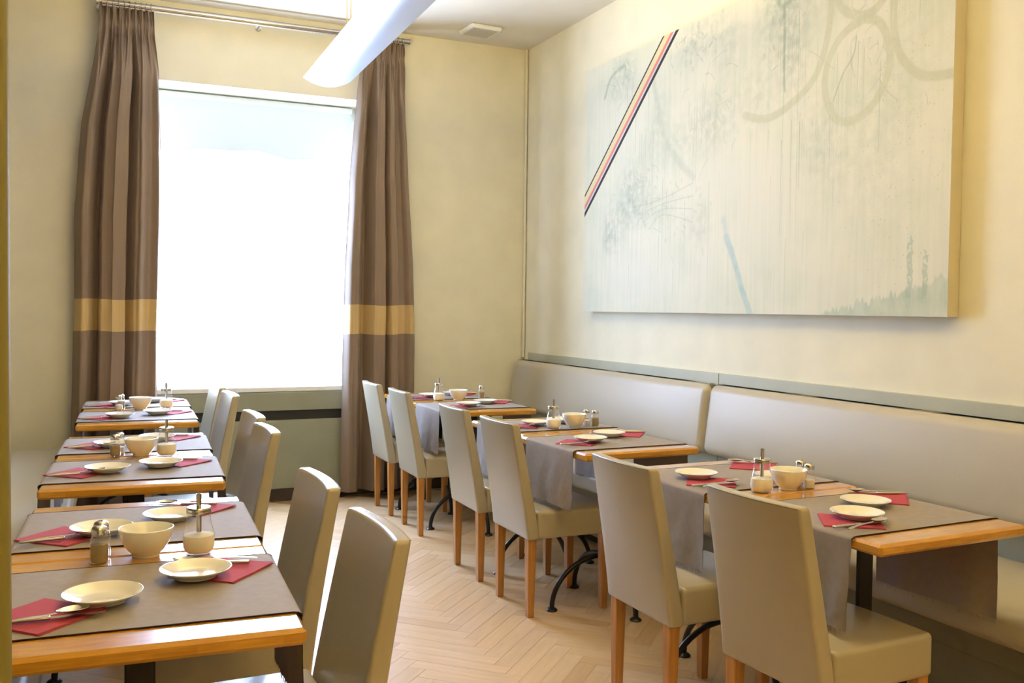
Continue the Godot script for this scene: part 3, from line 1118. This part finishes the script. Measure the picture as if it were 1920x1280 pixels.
func runner_proto(w: float, d: float, near_drop: float, far_drop: float, sd: int) -> Node3D:
	# local -x is one end, +x the other; drops are how far each end hangs
	var o := Node3D.new()
	var hz := d / 2 - 0.095
	var hx := w / 2
	var path := []   # [x, y, hang fraction, side]
	var lows := [TOP - near_drop, TOP - far_drop]
	for i in 15:
		var t := 1.0 - i / 14.0
		path.append([-hx - 0.006, lerpf(TOP - 0.008, lows[0], t), t, -1.0])
	path.append([-hx - 0.0045, TOP - 0.003, 0.0, -1.0])
	path.append([-hx + 0.002, TOP + 0.001, 0.0, 0.0])
	for i in 13:
		path.append([lerpf(-hx + 0.012, hx - 0.012, i / 12.0), TOP + 0.0024, 0.0, 0.0])
	path.append([hx - 0.002, TOP + 0.001, 0.0, 0.0])
	path.append([hx + 0.0045, TOP - 0.003, 0.0, 1.0])
	for i in 15:
		var t := i / 14.0
		path.append([hx + 0.006, lerpf(TOP - 0.008, lows[1], t), t, 1.0])
	var nz := FastNoiseLite.new()
	nz.seed = sd
	nz.frequency = 1.0
	var nj := 30
	var g := []
	for p in path:
		var row := []
		for j in nj + 1:
			var v := -1.0 + 2.0 * j / nj
			var z := v * hz
			var t: float = p[2]
			var out := (0.003 + 0.007 * (0.5 + 0.5 * sin(v * 6.5 + sd)) + 0.004 * (0.5 + 0.5 * sin(v * 11.0 + sd * 2.0 + t * 2.0)) + 0.006 * nz.get_noise_2d(v * 2.0, t * 2.0)) * pow(t, 1.1)
			var lift := 0.0
			if p[3] == 0.0:
				lift = 0.0006 * (0.5 + nz.get_noise_2d(p[0] * 7.0, v * 3.0))
			var zz := z * (1.0 + 0.015 * t * sin(sd + v)) + 0.006 * t * sin(sd * 1.7)
			row.append(Vector3(p[0] + p[3] * out, p[1] + lift, zz))
		g.append(row)
	var st := S()
	sheet(st, g, 1, true)
	var under := []
	for i in g.size():
		var row := []
		for j in nj + 1:
			var s: float = path[i][3]
			row.append(g[i][j] - (Vector3(s * 0.0018, 0, 0) if s != 0.0 else Vector3(0, 0.0014, 0)))
		under.append(row)
	sheet(st, under, 2)
	obj("cloth", st, M.runner, o)
	# hem lines on both long sides, dark colour standing in for the shadow gap
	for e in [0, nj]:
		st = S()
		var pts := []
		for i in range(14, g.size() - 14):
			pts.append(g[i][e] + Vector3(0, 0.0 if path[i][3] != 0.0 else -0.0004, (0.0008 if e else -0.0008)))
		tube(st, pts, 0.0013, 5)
		obj("hem_shade", st, M.hem_shade, o)
	# frayed ends
	var r := RandomNumberGenerator.new()
	r.seed = sd
	for e in [0, g.size() - 1]:
		st = S()
		for j in 90:
			var f := j / 90.0 * nj
			var a: Vector3 = g[e][int(f)].lerp(g[e][mini(nj, int(f) + 1)], f - int(f))
			var ln := r.randf_range(0.006, 0.017)
			var sw := Vector3(r.randf_range(-0.003, 0.003), -ln, r.randf_range(-0.004, 0.004))
			tube(st, [a + Vector3(0, 0.001, 0), a + sw * 0.6 + Vector3(0, 0, 0.001), a + sw], 0.0005, 3)
		obj("fringe", st, M.fringe, o)
	return o

func chair_proto() -> Node3D:
	# faces +x; x = 0 is the rear face of the back at its lower end
	var o := Node3D.new()
	var st := S()
	var seat_bend := func(p: Vector3) -> Vector3:
		var t := clampf((p.y - 0.40) / 0.07, 0, 1)
		p.y += 0.008 * t * (1.0 - pow(absf(p.z) / 0.19, 2.0)) * sin(PI * clampf((p.x - 0.05) / 0.40, 0, 1))
		return p
	rbox(st, Vector3(0.2335, 0.4065, 0), Vector3(0.1865, 0.0615, 0.196), 0.016, 3, 6, seat_bend)
	obj("seat", st, M.leather, o)
	st = S()
	var back_bend := func(p: Vector3) -> Vector3:
		var t := clampf((p.y - 0.345) / 0.51, 0, 1)
		var thick := lerpf(1.0, 0.68, t)
		var x := (p.x - 0.0) * thick
		x -= 0.082 * pow(t, 1.15)
		x -= 0.016 * (1.0 - pow(p.z / 0.188, 2.0)) * t
		p.x = x
		p.z *= lerpf(1.045, 0.985, t)
		return p
	rbox(st, Vector3(0.0285, 0.600, 0), Vector3(0.0285, 0.2555, 0.190), 0.011, 3, 12, back_bend)
	var back := obj("backrest", st, M.leather, o)
	# piping along the rear top edge and down the sides
	st = S()
	var pts := []
	for i in 21:
		var z := lerpf(-0.183, 0.183, i / 20.0)
		pts.append(back_bend.call(Vector3(0.002, 0.8515, z)) + Vector3(-0.0002, 0, 0))
	tube(st, pts, 0.0012, 5)
	obj("seam", st, M.seam, back)
	for leg in [[0.026, -0.165, 0.0], [0.026, 0.165, 0.0], [0.392, -0.168, 0.0], [0.392, 0.168, 0.0]]:
		st = S()
		st.set_smooth_group(-1)
		var a := 0.0205
		var b := 0.0145
		var ring := []
		for s in [[0.0, b - 0.002], [0.003, b], [0.36, a]]:
			var row := []
			for q in [[-1, -1], [-1, -0.86], [-1, 0.86], [-0.86, 1], [0.86, 1], [1, 0.86], [1, -0.86], [0.86, -1], [-0.86, -1]]:
				row.append(Vector3(leg[0] + q[0] * s[1], s[0], leg[1] + q[1] * s[1]))
			ring.append(row)
		for i in 2:
			for k in 9:
				quad(st, ring[i][k], ring[i + 1][k], ring[i + 1][(k + 1) % 9], ring[i][(k + 1) % 9])
		for k in range(1, 8):
			for v in [ring[0][0], ring[0][k], ring[0][k + 1]]:
				st.add_vertex(v)
		obj("leg", st, M.leg_wood, o)
	return o

func plate_mesh() -> Mesh:
	var st := S()
	lathe(st, [[Vector2(0.0, 0.006), Vector2(0.040, 0.006), Vector2(0.050, 0.0085), Vector2(0.060, 0.0145), Vector2(0.074, 0.0200), Vector2(0.0755, 0.0207), Vector2(0.0765, 0.0200), Vector2(0.0755, 0.0185), Vector2(0.062, 0.0115), Vector2(0.052, 0.005), Vector2(0.047, 0.0025)], [Vector2(0.047, 0.0025), Vector2(0.046, 0.0), Vector2(0.042, 0.0), Vector2(0.041, 0.003), Vector2(0.0, 0.003)]], 40)
	st.generate_normals()
	return st.commit()

func bowl_mesh() -> Mesh:
	var st := S()
	lathe(st, [[Vector2(0.0, 0.010), Vector2(0.020, 0.0115), Vector2(0.036, 0.020), Vector2(0.048, 0.036), Vector2(0.056, 0.055), Vector2(0.0595, 0.0685), Vector2(0.0612, 0.0700), Vector2(0.0628, 0.0690), Vector2(0.0630, 0.0670), Vector2(0.0600, 0.054), Vector2(0.053, 0.035), Vector2(0.042, 0.018), Vector2(0.033, 0.009), Vector2(0.031, 0.006)], [Vector2(0.031, 0.006), Vector2(0.0315, 0.0), Vector2(0.028, 0.0), Vector2(0.027, 0.004), Vector2(0.0, 0.004)]], 40)
	st.generate_normals()
	return st.commit()

func sugar_proto() -> Node3D:
	var o := Node3D.new()
	var st := S()
	lathe(st, [[Vector2(0.0, 0.003), Vector2(0.030, 0.003), Vector2(0.0335, 0.006), Vector2(0.0375, 0.018), Vector2(0.0385, 0.028), Vector2(0.0375, 0.042), Vector2(0.033, 0.062), Vector2(0.0285, 0.080), Vector2(0.0265, 0.094), Vector2(0.0265, 0.101)]], 32)
	lathe(st, [[Vector2(0.0, 0.0), Vector2(0.031, 0.0), Vector2(0.0345, 0.004), Vector2(0.0355, 0.010)]], 32)
	obj("glass_jar", st, M.glass, o)
	st = S()
	lathe(st, [[Vector2(0.0, 0.0055), Vector2(0.029, 0.0055), Vector2(0.0325, 0.009), Vector2(0.0358, 0.018), Vector2(0.0368, 0.028), Vector2(0.0360, 0.040), Vector2(0.0350, 0.046)], [Vector2(0.0350, 0.046), Vector2(0.020, 0.050), Vector2(0.0, 0.049)]], 32)
	obj("sugar", st, M.sugar, o)
	st = S()
	lathe(st, [[Vector2(0.0255, 0.099), Vector2(0.0285, 0.099)], [Vector2(0.0285, 0.099), Vector2(0.0290, 0.103), Vector2(0.0280, 0.1045), Vector2(0.0290, 0.106), Vector2(0.0290, 0.111), Vector2(0.0270, 0.1135)], [Vector2(0.0270, 0.1135), Vector2(0.008, 0.1145), Vector2(0.0, 0.1145)]], 32)
	obj("screw_lid", st, M.chrome, o)
	st = S()
	tube(st, [Vector3(0, 0.052, 0), Vector3(0.0, 0.145, 0.0)], 0.0062, 14)
	obj("pouring_tube", st, M.chrome, o)
	st = S()
	lathe(st, [[Vector2(0.0, 0.1454), Vector2(0.0050, 0.1453), Vector2(0.0058, 0.1447)]], 14)
	obj("tube_mouth", st, M.dark, o)
	return o

func shaker_proto(fill: Material, level: float) -> Node3D:
	var o := Node3D.new()
	var st := S()
	# eight-sided glass foot that rounds into the neck
	lathe(st, [[Vector2(0.0, 0.002), Vector2(0.018, 0.002), Vector2(0.0205, 0.006), Vector2(0.0208, 0.046), Vector2(0.0195, 0.056), Vector2(0.0160, 0.065), Vector2(0.0150, 0.069)]], 16)
	lathe(st, [[Vector2(0.0, 0.0), Vector2(0.0185, 0.0), Vector2(0.0205, 0.004)]], 16)
	obj("glass_body", st, M.glass, o)
	st = S()
	lathe(st, [[Vector2(0.0, 0.004), Vector2(0.0170, 0.004), Vector2(0.0186, 0.008), Vector2(0.0188, level)], [Vector2(0.0188, level), Vector2(0.008, level + 0.003), Vector2(0.0, level + 0.002)]], 16)
	obj("contents", st, fill, o)
	st = S()
	lathe(st, [[Vector2(0.0150, 0.067), Vector2(0.0172, 0.067)], [Vector2(0.0172, 0.067), Vector2(0.0172, 0.079), Vector2(0.0155, 0.084), Vector2(0.009, 0.0875), Vector2(0.0, 0.0882)]], 20)
	var lid := obj("screw_lid", st, M.chrome, o)
	st = S()
	for k in 5:
		var t := TAU * k / 5
		lathe(st, [[Vector2(0.0013, 0.0), Vector2(0.0, 0.0004)]], 6, Vector3(0.006 * cos(t), 0.0879, 0.006 * sin(t)))
	obj("hole", st, M.dark, lid)
	return o

func napkin_mesh(sd: int) -> Mesh:
	# a square of soft paper folded in four, the layers slightly fanned
	var st := S()
	var nz := FastNoiseLite.new()
	nz.seed = sd
	nz.frequency = 3.0
	for layer in 3:
		var y0 := 0.0002 + layer * 0.0011
		var fan := (layer - 1) * 0.012
		var h := 0.083 - 0.001 * layer
		var g := []
		var u := []
		for i in 9:
			var row := []
			var low := []
			for j in 9:
				var p := Vector2(-1 + i / 4.0, -1 + j / 4.0)
				var q := (p * h).rotated(fan)
				var lift := 0.0006 * (nz.get_noise_2d(p.x, p.y) + 0.3) + (0.004 if layer == 2 else 0.0015) * pow(clampf((p.x + p.y) / 2.0, 0, 1), 4.0)
				row.append(Vector3(q.x, y0 + 0.0010 + maxf(lift, -0.0002), q.y))
				low.append(Vector3(q.x, y0 + maxf(lift, -0.0001), q.y))
			g.append(row)
			u.append(low)
		sheet(st, g, layer * 2, true)
		sheet(st, u, layer * 2 + 1)
		st.set_smooth_group(-1)
		for k in 8:
			quad(st, g[0][k], g[0][k + 1], u[0][k + 1], u[0][k])
			quad(st, g[8][k], u[8][k], u[8][k + 1], g[8][k + 1])
			quad(st, g[k][0], u[k][0], u[k + 1][0], g[k + 1][0])
			quad(st, g[k][8], g[k + 1][8], u[k + 1][8], u[k][8])
	st.generate_normals()
	return st.commit()

func knife_proto() -> Node3D:
	# points to +x, 0.2 long, centred
	var o := Node3D.new()
	var st := S()
	rbox(st, Vector3(-0.045, 0.004, 0), Vector3(0.052, 0.0034, 0.0058), 0.0032, 2, 2)
	obj("handle", st, M.steel, o)
	st = S()
	st.set_smooth_group(-1)
	var top := []
	for p in [[0.004, -0.005, 0.005], [0.05, -0.006, 0.007], [0.085, -0.006, 0.007], [0.096, -0.004, 0.004], [0.102, -0.003, -0.002]]:
		top.append([Vector3(p[0], 0.0048, p[1]), Vector3(p[0], 0.0040, p[2]), Vector3(p[0], 0.0032, p[1])])
	for i in top.size() - 1:
		for k in 3:
			quad(st, top[i][k], top[i + 1][k], top[i + 1][(k + 1) % 3], top[i][(k + 1) % 3])
	obj("blade", st, M.steel, o)
	return o

func spoon_proto() -> Node3D:
	# bowl towards +x, 0.18 long, centred
	var o := Node3D.new()
	var st := S()
	var g := []
	var u := []
	for i in 13:
		var t := i / 12.0
		var x := lerpf(-0.092, 0.045, t)
		var hw := lerpf(0.0062, 0.0028, pow(t, 0.7)) if i > 0 else 0.0035
		var y := 0.0025 + 0.004 * sin(PI * t) + (0.004 if t > 0.8 else 0.0) * (t - 0.8) * 5.0
		g.append([Vector3(x, y + 0.0008, -hw), Vector3(x, y + 0.0017, 0), Vector3(x, y + 0.0008, hw)])
		u.append([Vector3(x, y - 0.0002, -hw), Vector3(x, y - 0.0006, 0), Vector3(x, y - 0.0002, hw)])
	sheet(st, g, 1, true)
	sheet(st, u, 2)
	for i in 12:
		quad(st, g[i][0], g[i + 1][0], u[i + 1][0], u[i][0])
		quad(st, g[i][2], u[i][2], u[i + 1][2], g[i + 1][2])
	obj("handle", st, M.steel, o)
	st = S()
	g = []
	u = []
	for i in 9:
		var rr := i / 8.0
		var row := []
		var low := []
		for j in 25:
			var t := TAU * j / 24
			var egg := 1.0 + 0.12 * cos(t)
			var p := Vector3(0.068 + 0.030 * rr * cos(t), 0.0012 + 0.0075 * rr * rr, 0.0172 * rr * sin(t) * egg)
			row.append(p + Vector3(0, 0.0009, 0))
			low.append(p)
		g.append(row)
		u.append(low)
	sheet(st, g, 1)
	sheet(st, u, 2, true)
	for j in 24:
		quad(st, g[8][j], u[8][j], u[8][j + 1], g[8][j + 1])
	obj("bowl", st, M.steel, o)
	return o

# height of what lies under a spot: the cloth of a runner or the bare table
func under(x: float, z: float, reach: float) -> float:
	for t in tables:
		if absf(z - t.z) < t.rw + reach and absf(x - t.x) < 0.35:
			return CLOTH + 0.0006
	return TOP

func place(o: Node3D, label: String, category: String, group: String, at: Vector3, turn: float) -> void:
	add_child(o)
	o.position = at
	o.rotation.y = turn
	tag(o, label, category, group)

func furniture() -> void:
	var order_l := ["nearest left table", "second left table", "third left table", "fourth left table", "fifth left table", "farthest left table"]
	var order_r := ["nearest right table", "second right table", "third right table", "fourth right table", "fifth right table", "farthest right table"]
	# centre x, centre z, depth, turn
	var left := [[0.108, -2.100, 0.655, -0.052], [0.142, -2.758, 0.655, -0.052], [0.176, -3.698, 0.655, -0.060], [0.212, -4.362, 0.660, -0.060], [0.272, -5.478, 0.660, -0.040], [0.300, -6.130, 0.620, -0.040]]
	var right := [[2.160, -2.165, 0.640, 0.045], [2.155, -2.810, 0.640, 0.030], [2.188, -3.785, 0.630, 0.030], [2.200, -4.420, 0.630, 0.020], [2.205, -5.460, 0.620, 0.0], [2.205, -6.085, 0.620, 0.0]]
	var w := 0.583
	var cp := chair_proto()
	var used_t := {}
	for side in 2:
		var rows: Array = left if side == 0 else right
		for i in 6:
			var r: Array = rows[i]
			var order: String = (order_l if side == 0 else order_r)[i]
			tables.append({"x": r[0], "z": r[1], "rw": r[2] / 2 - 0.095})
			var key := "t%.3f" % r[2]
			var t: Node3D
			if not used_t.has(key):
				used_t[key] = table_proto(r[2], w)
				t = used_t[key]
			else:
				t = used_t[key].duplicate()
			t.name = numbered("dining_table")
			place(t, "honey wood table on a black iron pedestal, the " + order, "table", "dining tables", Vector3(r[0], 0, r[1]), r[3])
	var runner_variants := {}
	for side in 2:
		var rows: Array = left if side == 0 else right
		for i in 6:
			var r: Array = rows[i]
			var order: String = (order_l if side == 0 else order_r)[i]
			var key := "%d_%.3f_%d" % [side, r[2], i % 2]
			var o: Node3D
			if not runner_variants.has(key):
				runner_variants[key] = runner_proto(w, r[2], 0.255 if side == 1 else 0.26, 0.305 if side == 1 else 0.245, 3 + i * 5 + side * 11)
				o = runner_variants[key]
			else:
				o = runner_variants[key].duplicate()
			o.name = numbered("table_runner")
			place(o, "taupe cloth runner with frayed ends across the " + order, "table runner", "table runners", Vector3(r[0], 0.0004, r[1]), r[3])
	# chairs: x of the rear foot of the back, z, extra turn
	var chl := [[0.556, -2.11, 0.02], [0.562, -2.735, 0.01], [0.622, -3.935, 0.03], [0.655, -4.465, 0.03], [0.700, -5.545, 0.03], [0.702, -6.105, 0.03]]
	var chr := [[1.722, -2.068, 0.05], [1.692, -2.700, 0.0], [1.762, -3.898, 0.0], [1.772, -4.490, -0.02], [1.802, -5.490, -0.02], [1.802, -6.085, -0.02]]
	for side in 2:
		for i in 6:
			var c: Array = (chl if side == 0 else chr)[i]
			var order: String = (order_l if side == 0 else order_r)[i]
			var o: Node3D = cp if side == 0 and i == 0 else cp.duplicate()
			o.name = numbered("dining_chair")
			place(o, "cream leatherette high back chair with wooden legs at the " + order, "chair", "dining chairs", Vector3(c[0], 0, c[1]), (PI if side == 0 else 0.0) + c[2])
	# ---- place settings: plate x, z; napkin offset; napkin turn
	var pm := plate_mesh()
	var nm := [napkin_mesh(1), napkin_mesh(2), napkin_mesh(3)]
	var kp := knife_proto()
	var sp := spoon_proto()
	var first := true
	# side, table, seat (0 bench, 1 chair), plate, napkin centre
	var seats := [
		[0, 0, 0, Vector2(0.036, -2.045), Vector2(-0.072, -2.000)], [0, 0, 1, Vector2(0.225, -2.161), Vector2(0.286, -2.205)],
		[0, 1, 0, Vector2(0.044, -2.661), Vector2(-0.042, -2.672)], [0, 1, 1, Vector2(0.226, -2.785), Vector2(0.300, -2.900)],
		[0, 2, 0, Vector2(0.080, -3.643), Vector2(-0.010, -3.655)], [0, 2, 1, Vector2(0.263, -3.702), Vector2(0.338, -3.785)],
		[0, 3, 0, Vector2(0.115, -4.283), Vector2(0.045, -4.335)], [0, 3, 1, Vector2(0.300, -4.430), Vector2(0.375, -4.500)],
		[0, 4, 0, Vector2(0.179, -5.386), Vector2(0.090, -5.400)], [0, 4, 1, Vector2(0.374, -5.487), Vector2(0.445, -5.560)],
		[0, 5, 0, Vector2(0.214, -6.043), Vector2(0.125, -6.060)], [0, 5, 1, Vector2(0.395, -6.195), Vector2(0.470, -6.240)],
		[1, 0, 1, Vector2(2.048, -2.087), Vector2(2.004, -2.066)], [1, 0, 0, Vector2(2.220, -2.228), Vector2(2.345, -2.290)],
		[1, 1, 1, Vector2(1.998, -2.811), Vector2(1.998, -2.722)], [1, 1, 0, Vector2(2.258, -2.692), Vector2(2.357, -2.945)],
		[1, 2, 1, Vector2(2.092, -3.757), Vector2(2.028, -3.752)], [1, 2, 0, Vector2(2.263, -3.884), Vector2(2.378, -3.930)],
		[1, 3, 1, Vector2(2.119, -4.386), Vector2(2.040, -4.375)], [1, 3, 0, Vector2(2.292, -4.447), Vector2(2.385, -4.520)],
		[1, 4, 1, Vector2(2.144, -5.383), Vector2(2.075, -5.375)], [1, 4, 0, Vector2(2.309, -5.508), Vector2(2.400, -5.560)],
		[1, 5, 1, Vector2(2.117, -6.008), Vector2(2.045, -6.000)], [1, 5, 0, Vector2(2.320, -6.105), Vector2(2.400, -6.150)],
	]
	var n := 0
	for s in seats:
		var order: String = (order_l if s[0] == 0 else order_r)[s[1]]
		var seat := "at the bench seat of the " if s[2] == 0 else "at the chair seat of the "
		var p: Vector2 = s[3]
		var q: Vector2 = s[4]
		var nk := MeshInstance3D.new()
		nk.mesh = nm[n % 3]
		nk.material_override = M.napkin
		nk.name = numbered("napkin")
		place(nk, "crimson folded paper napkin " + seat + order, "napkin", "crimson napkins", Vector3(q.x, CLOTH + 0.0006, q.y), PI / 4 + rng.randf_range(-0.08, 0.08) + (0.08 if s[0] == 1 else 0.0))
		var pl := MeshInstance3D.new()
		pl.mesh = pm
		pl.material_override = M.china
		pl.name = numbered("plate")
		place(pl, "small round cream plate " + seat + order, "plate", "side plates", Vector3(p.x, CLOTH + (0.0056 if (p - q).length() < 0.135 else 0.001), p.y), rng.randf() * TAU)
		# cutlery beside the plate, handles towards the sitter
		var away := 1.0 if (s[0] == 0) == (s[2] == 0) else -1.0   # +1: sitter at -x, looking to +x
		if s[0] == 1:
			away = 1.0 if s[2] == 1 else -1.0
		else:
			away = 1.0 if s[2] == 0 else -1.0
		var kn: Node3D = kp if n == 0 else kp.duplicate()
		kn.name = numbered("knife")
		var so: Node3D = sp if n == 0 else sp.duplicate()
		so.name = numbered("spoon")
		var kc := q + Vector2(-0.005 * away, 0.055) if away > 0 else q + Vector2(0.035 if s[0] == 1 else -0.030, -0.045)
		var sc := q + Vector2(-0.030, 0.088) if away > 0 else q + Vector2(0.055 if s[0] == 1 else -0.004, -0.070)
		var kt := 0.05
		var stn := 0.30
		if s[0] == 1 and s[2] == 1:
			kc = q + Vector2(-0.025, 0.060)
			sc = q + Vector2(-0.032, 0.092)
			kt = 0.03
			stn = 0.28
		if s[0] == 0 and s[2] == 0:
			kc = q + Vector2(-0.005, 0.050)
			sc = q + Vector2(-0.010, 0.062)
			kt = 0.12
			stn = 0.28
			if s[1] == 0:
				kc = Vector2(-0.062, -1.960)
				sc = Vector2(-0.082, -1.945)
				kt = -0.01
		if away < 0:
			kt = PI - 0.25 if s[0] == 0 else PI - 0.42
			stn = PI - 0.18 if s[0] == 0 else PI - 0.5
		place(kn, "steel table knife on the napkin " + seat + order, "knife", "table knives", Vector3(kc.x, CLOTH + 0.0055, kc.y), kt)
		place(so, "steel spoon on the napkin " + seat + order, "spoon", "spoons", Vector3(sc.x, CLOTH + (0.0125 if away > 0 else 0.0055), sc.y), stn)
		n += 1
	# ---- what stands in the middle of each pair of tables
	var bm := bowl_mesh()
	var sg := sugar_proto()
	var pe := shaker_proto(M.pepper, 0.045)
	var sa := shaker_proto(M.salt, 0.030)
	var mids := [
		["between the two nearest left tables", Vector2(0.138, -2.412), Vector2(0.256, -2.392), Vector2(0.035, -2.385), Vector2(0.040, -2.434)],
		["between the two middle left tables", Vector2(0.213, -4.036), Vector2(0.305, -4.002), Vector2(0.117, -4.044), Vector2(0.135, -4.098)],
		["between the two farthest left tables", Vector2(0.304, -5.825), Vector2(0.446, -5.865), Vector2(0.202, -5.852), Vector2(0.188, -5.806)],
		["between the two nearest right tables", Vector2(2.185, -2.543), Vector2(2.066, -2.535), Vector2(2.268, -2.578), Vector2(2.262, -2.528)],
		["between the two middle right tables", Vector2(2.277, -4.262), Vector2(2.155, -4.252), Vector2(2.390, -4.246), Vector2(2.366, -4.290)],
		["between the two farthest right tables", Vector2(2.237, -5.790), Vector2(2.112, -5.818), Vector2(2.419, -5.838), Vector2(2.437, -5.885)],
	]
	for i in 6:
		var d: Array = mids[i]
		var b := MeshInstance3D.new()
		b.mesh = bm
		b.material_override = M.china
		b.name = numbered("bowl")
		place(b, "round white china bowl standing " + d[0], "bowl", "china bowls", Vector3(d[1].x, under(d[1].x, d[1].y, 0.03), d[1].y), 0)
		var g: Node3D = sg if i == 0 else sg.duplicate()
		g.name = numbered("sugar_dispenser")
		place(g, "glass sugar pourer with steel lid and tube " + d[0], "sugar dispenser", "sugar pourers", Vector3(d[2].x, under(d[2].x, d[2].y, 0.034), d[2].y), 0.3 * i)
		var a: Node3D = pe if i == 0 else pe.duplicate()
		a.name = numbered("pepper_shaker")
		place(a, "glass pepper shaker with brownish filling " + d[0], "pepper shaker", "pepper shakers", Vector3(d[3].x, under(d[3].x, d[3].y, 0.02), d[3].y), 0.2 * i)
		var c: Node3D = sa if i == 0 else sa.duplicate()
		c.name = numbered("salt_shaker")
		place(c, "glass salt shaker with white filling " + d[0], "salt shaker", "salt shakers", Vector3(d[4].x, under(d[4].x, d[4].y, 0.02), d[4].y), 0.5 * i)
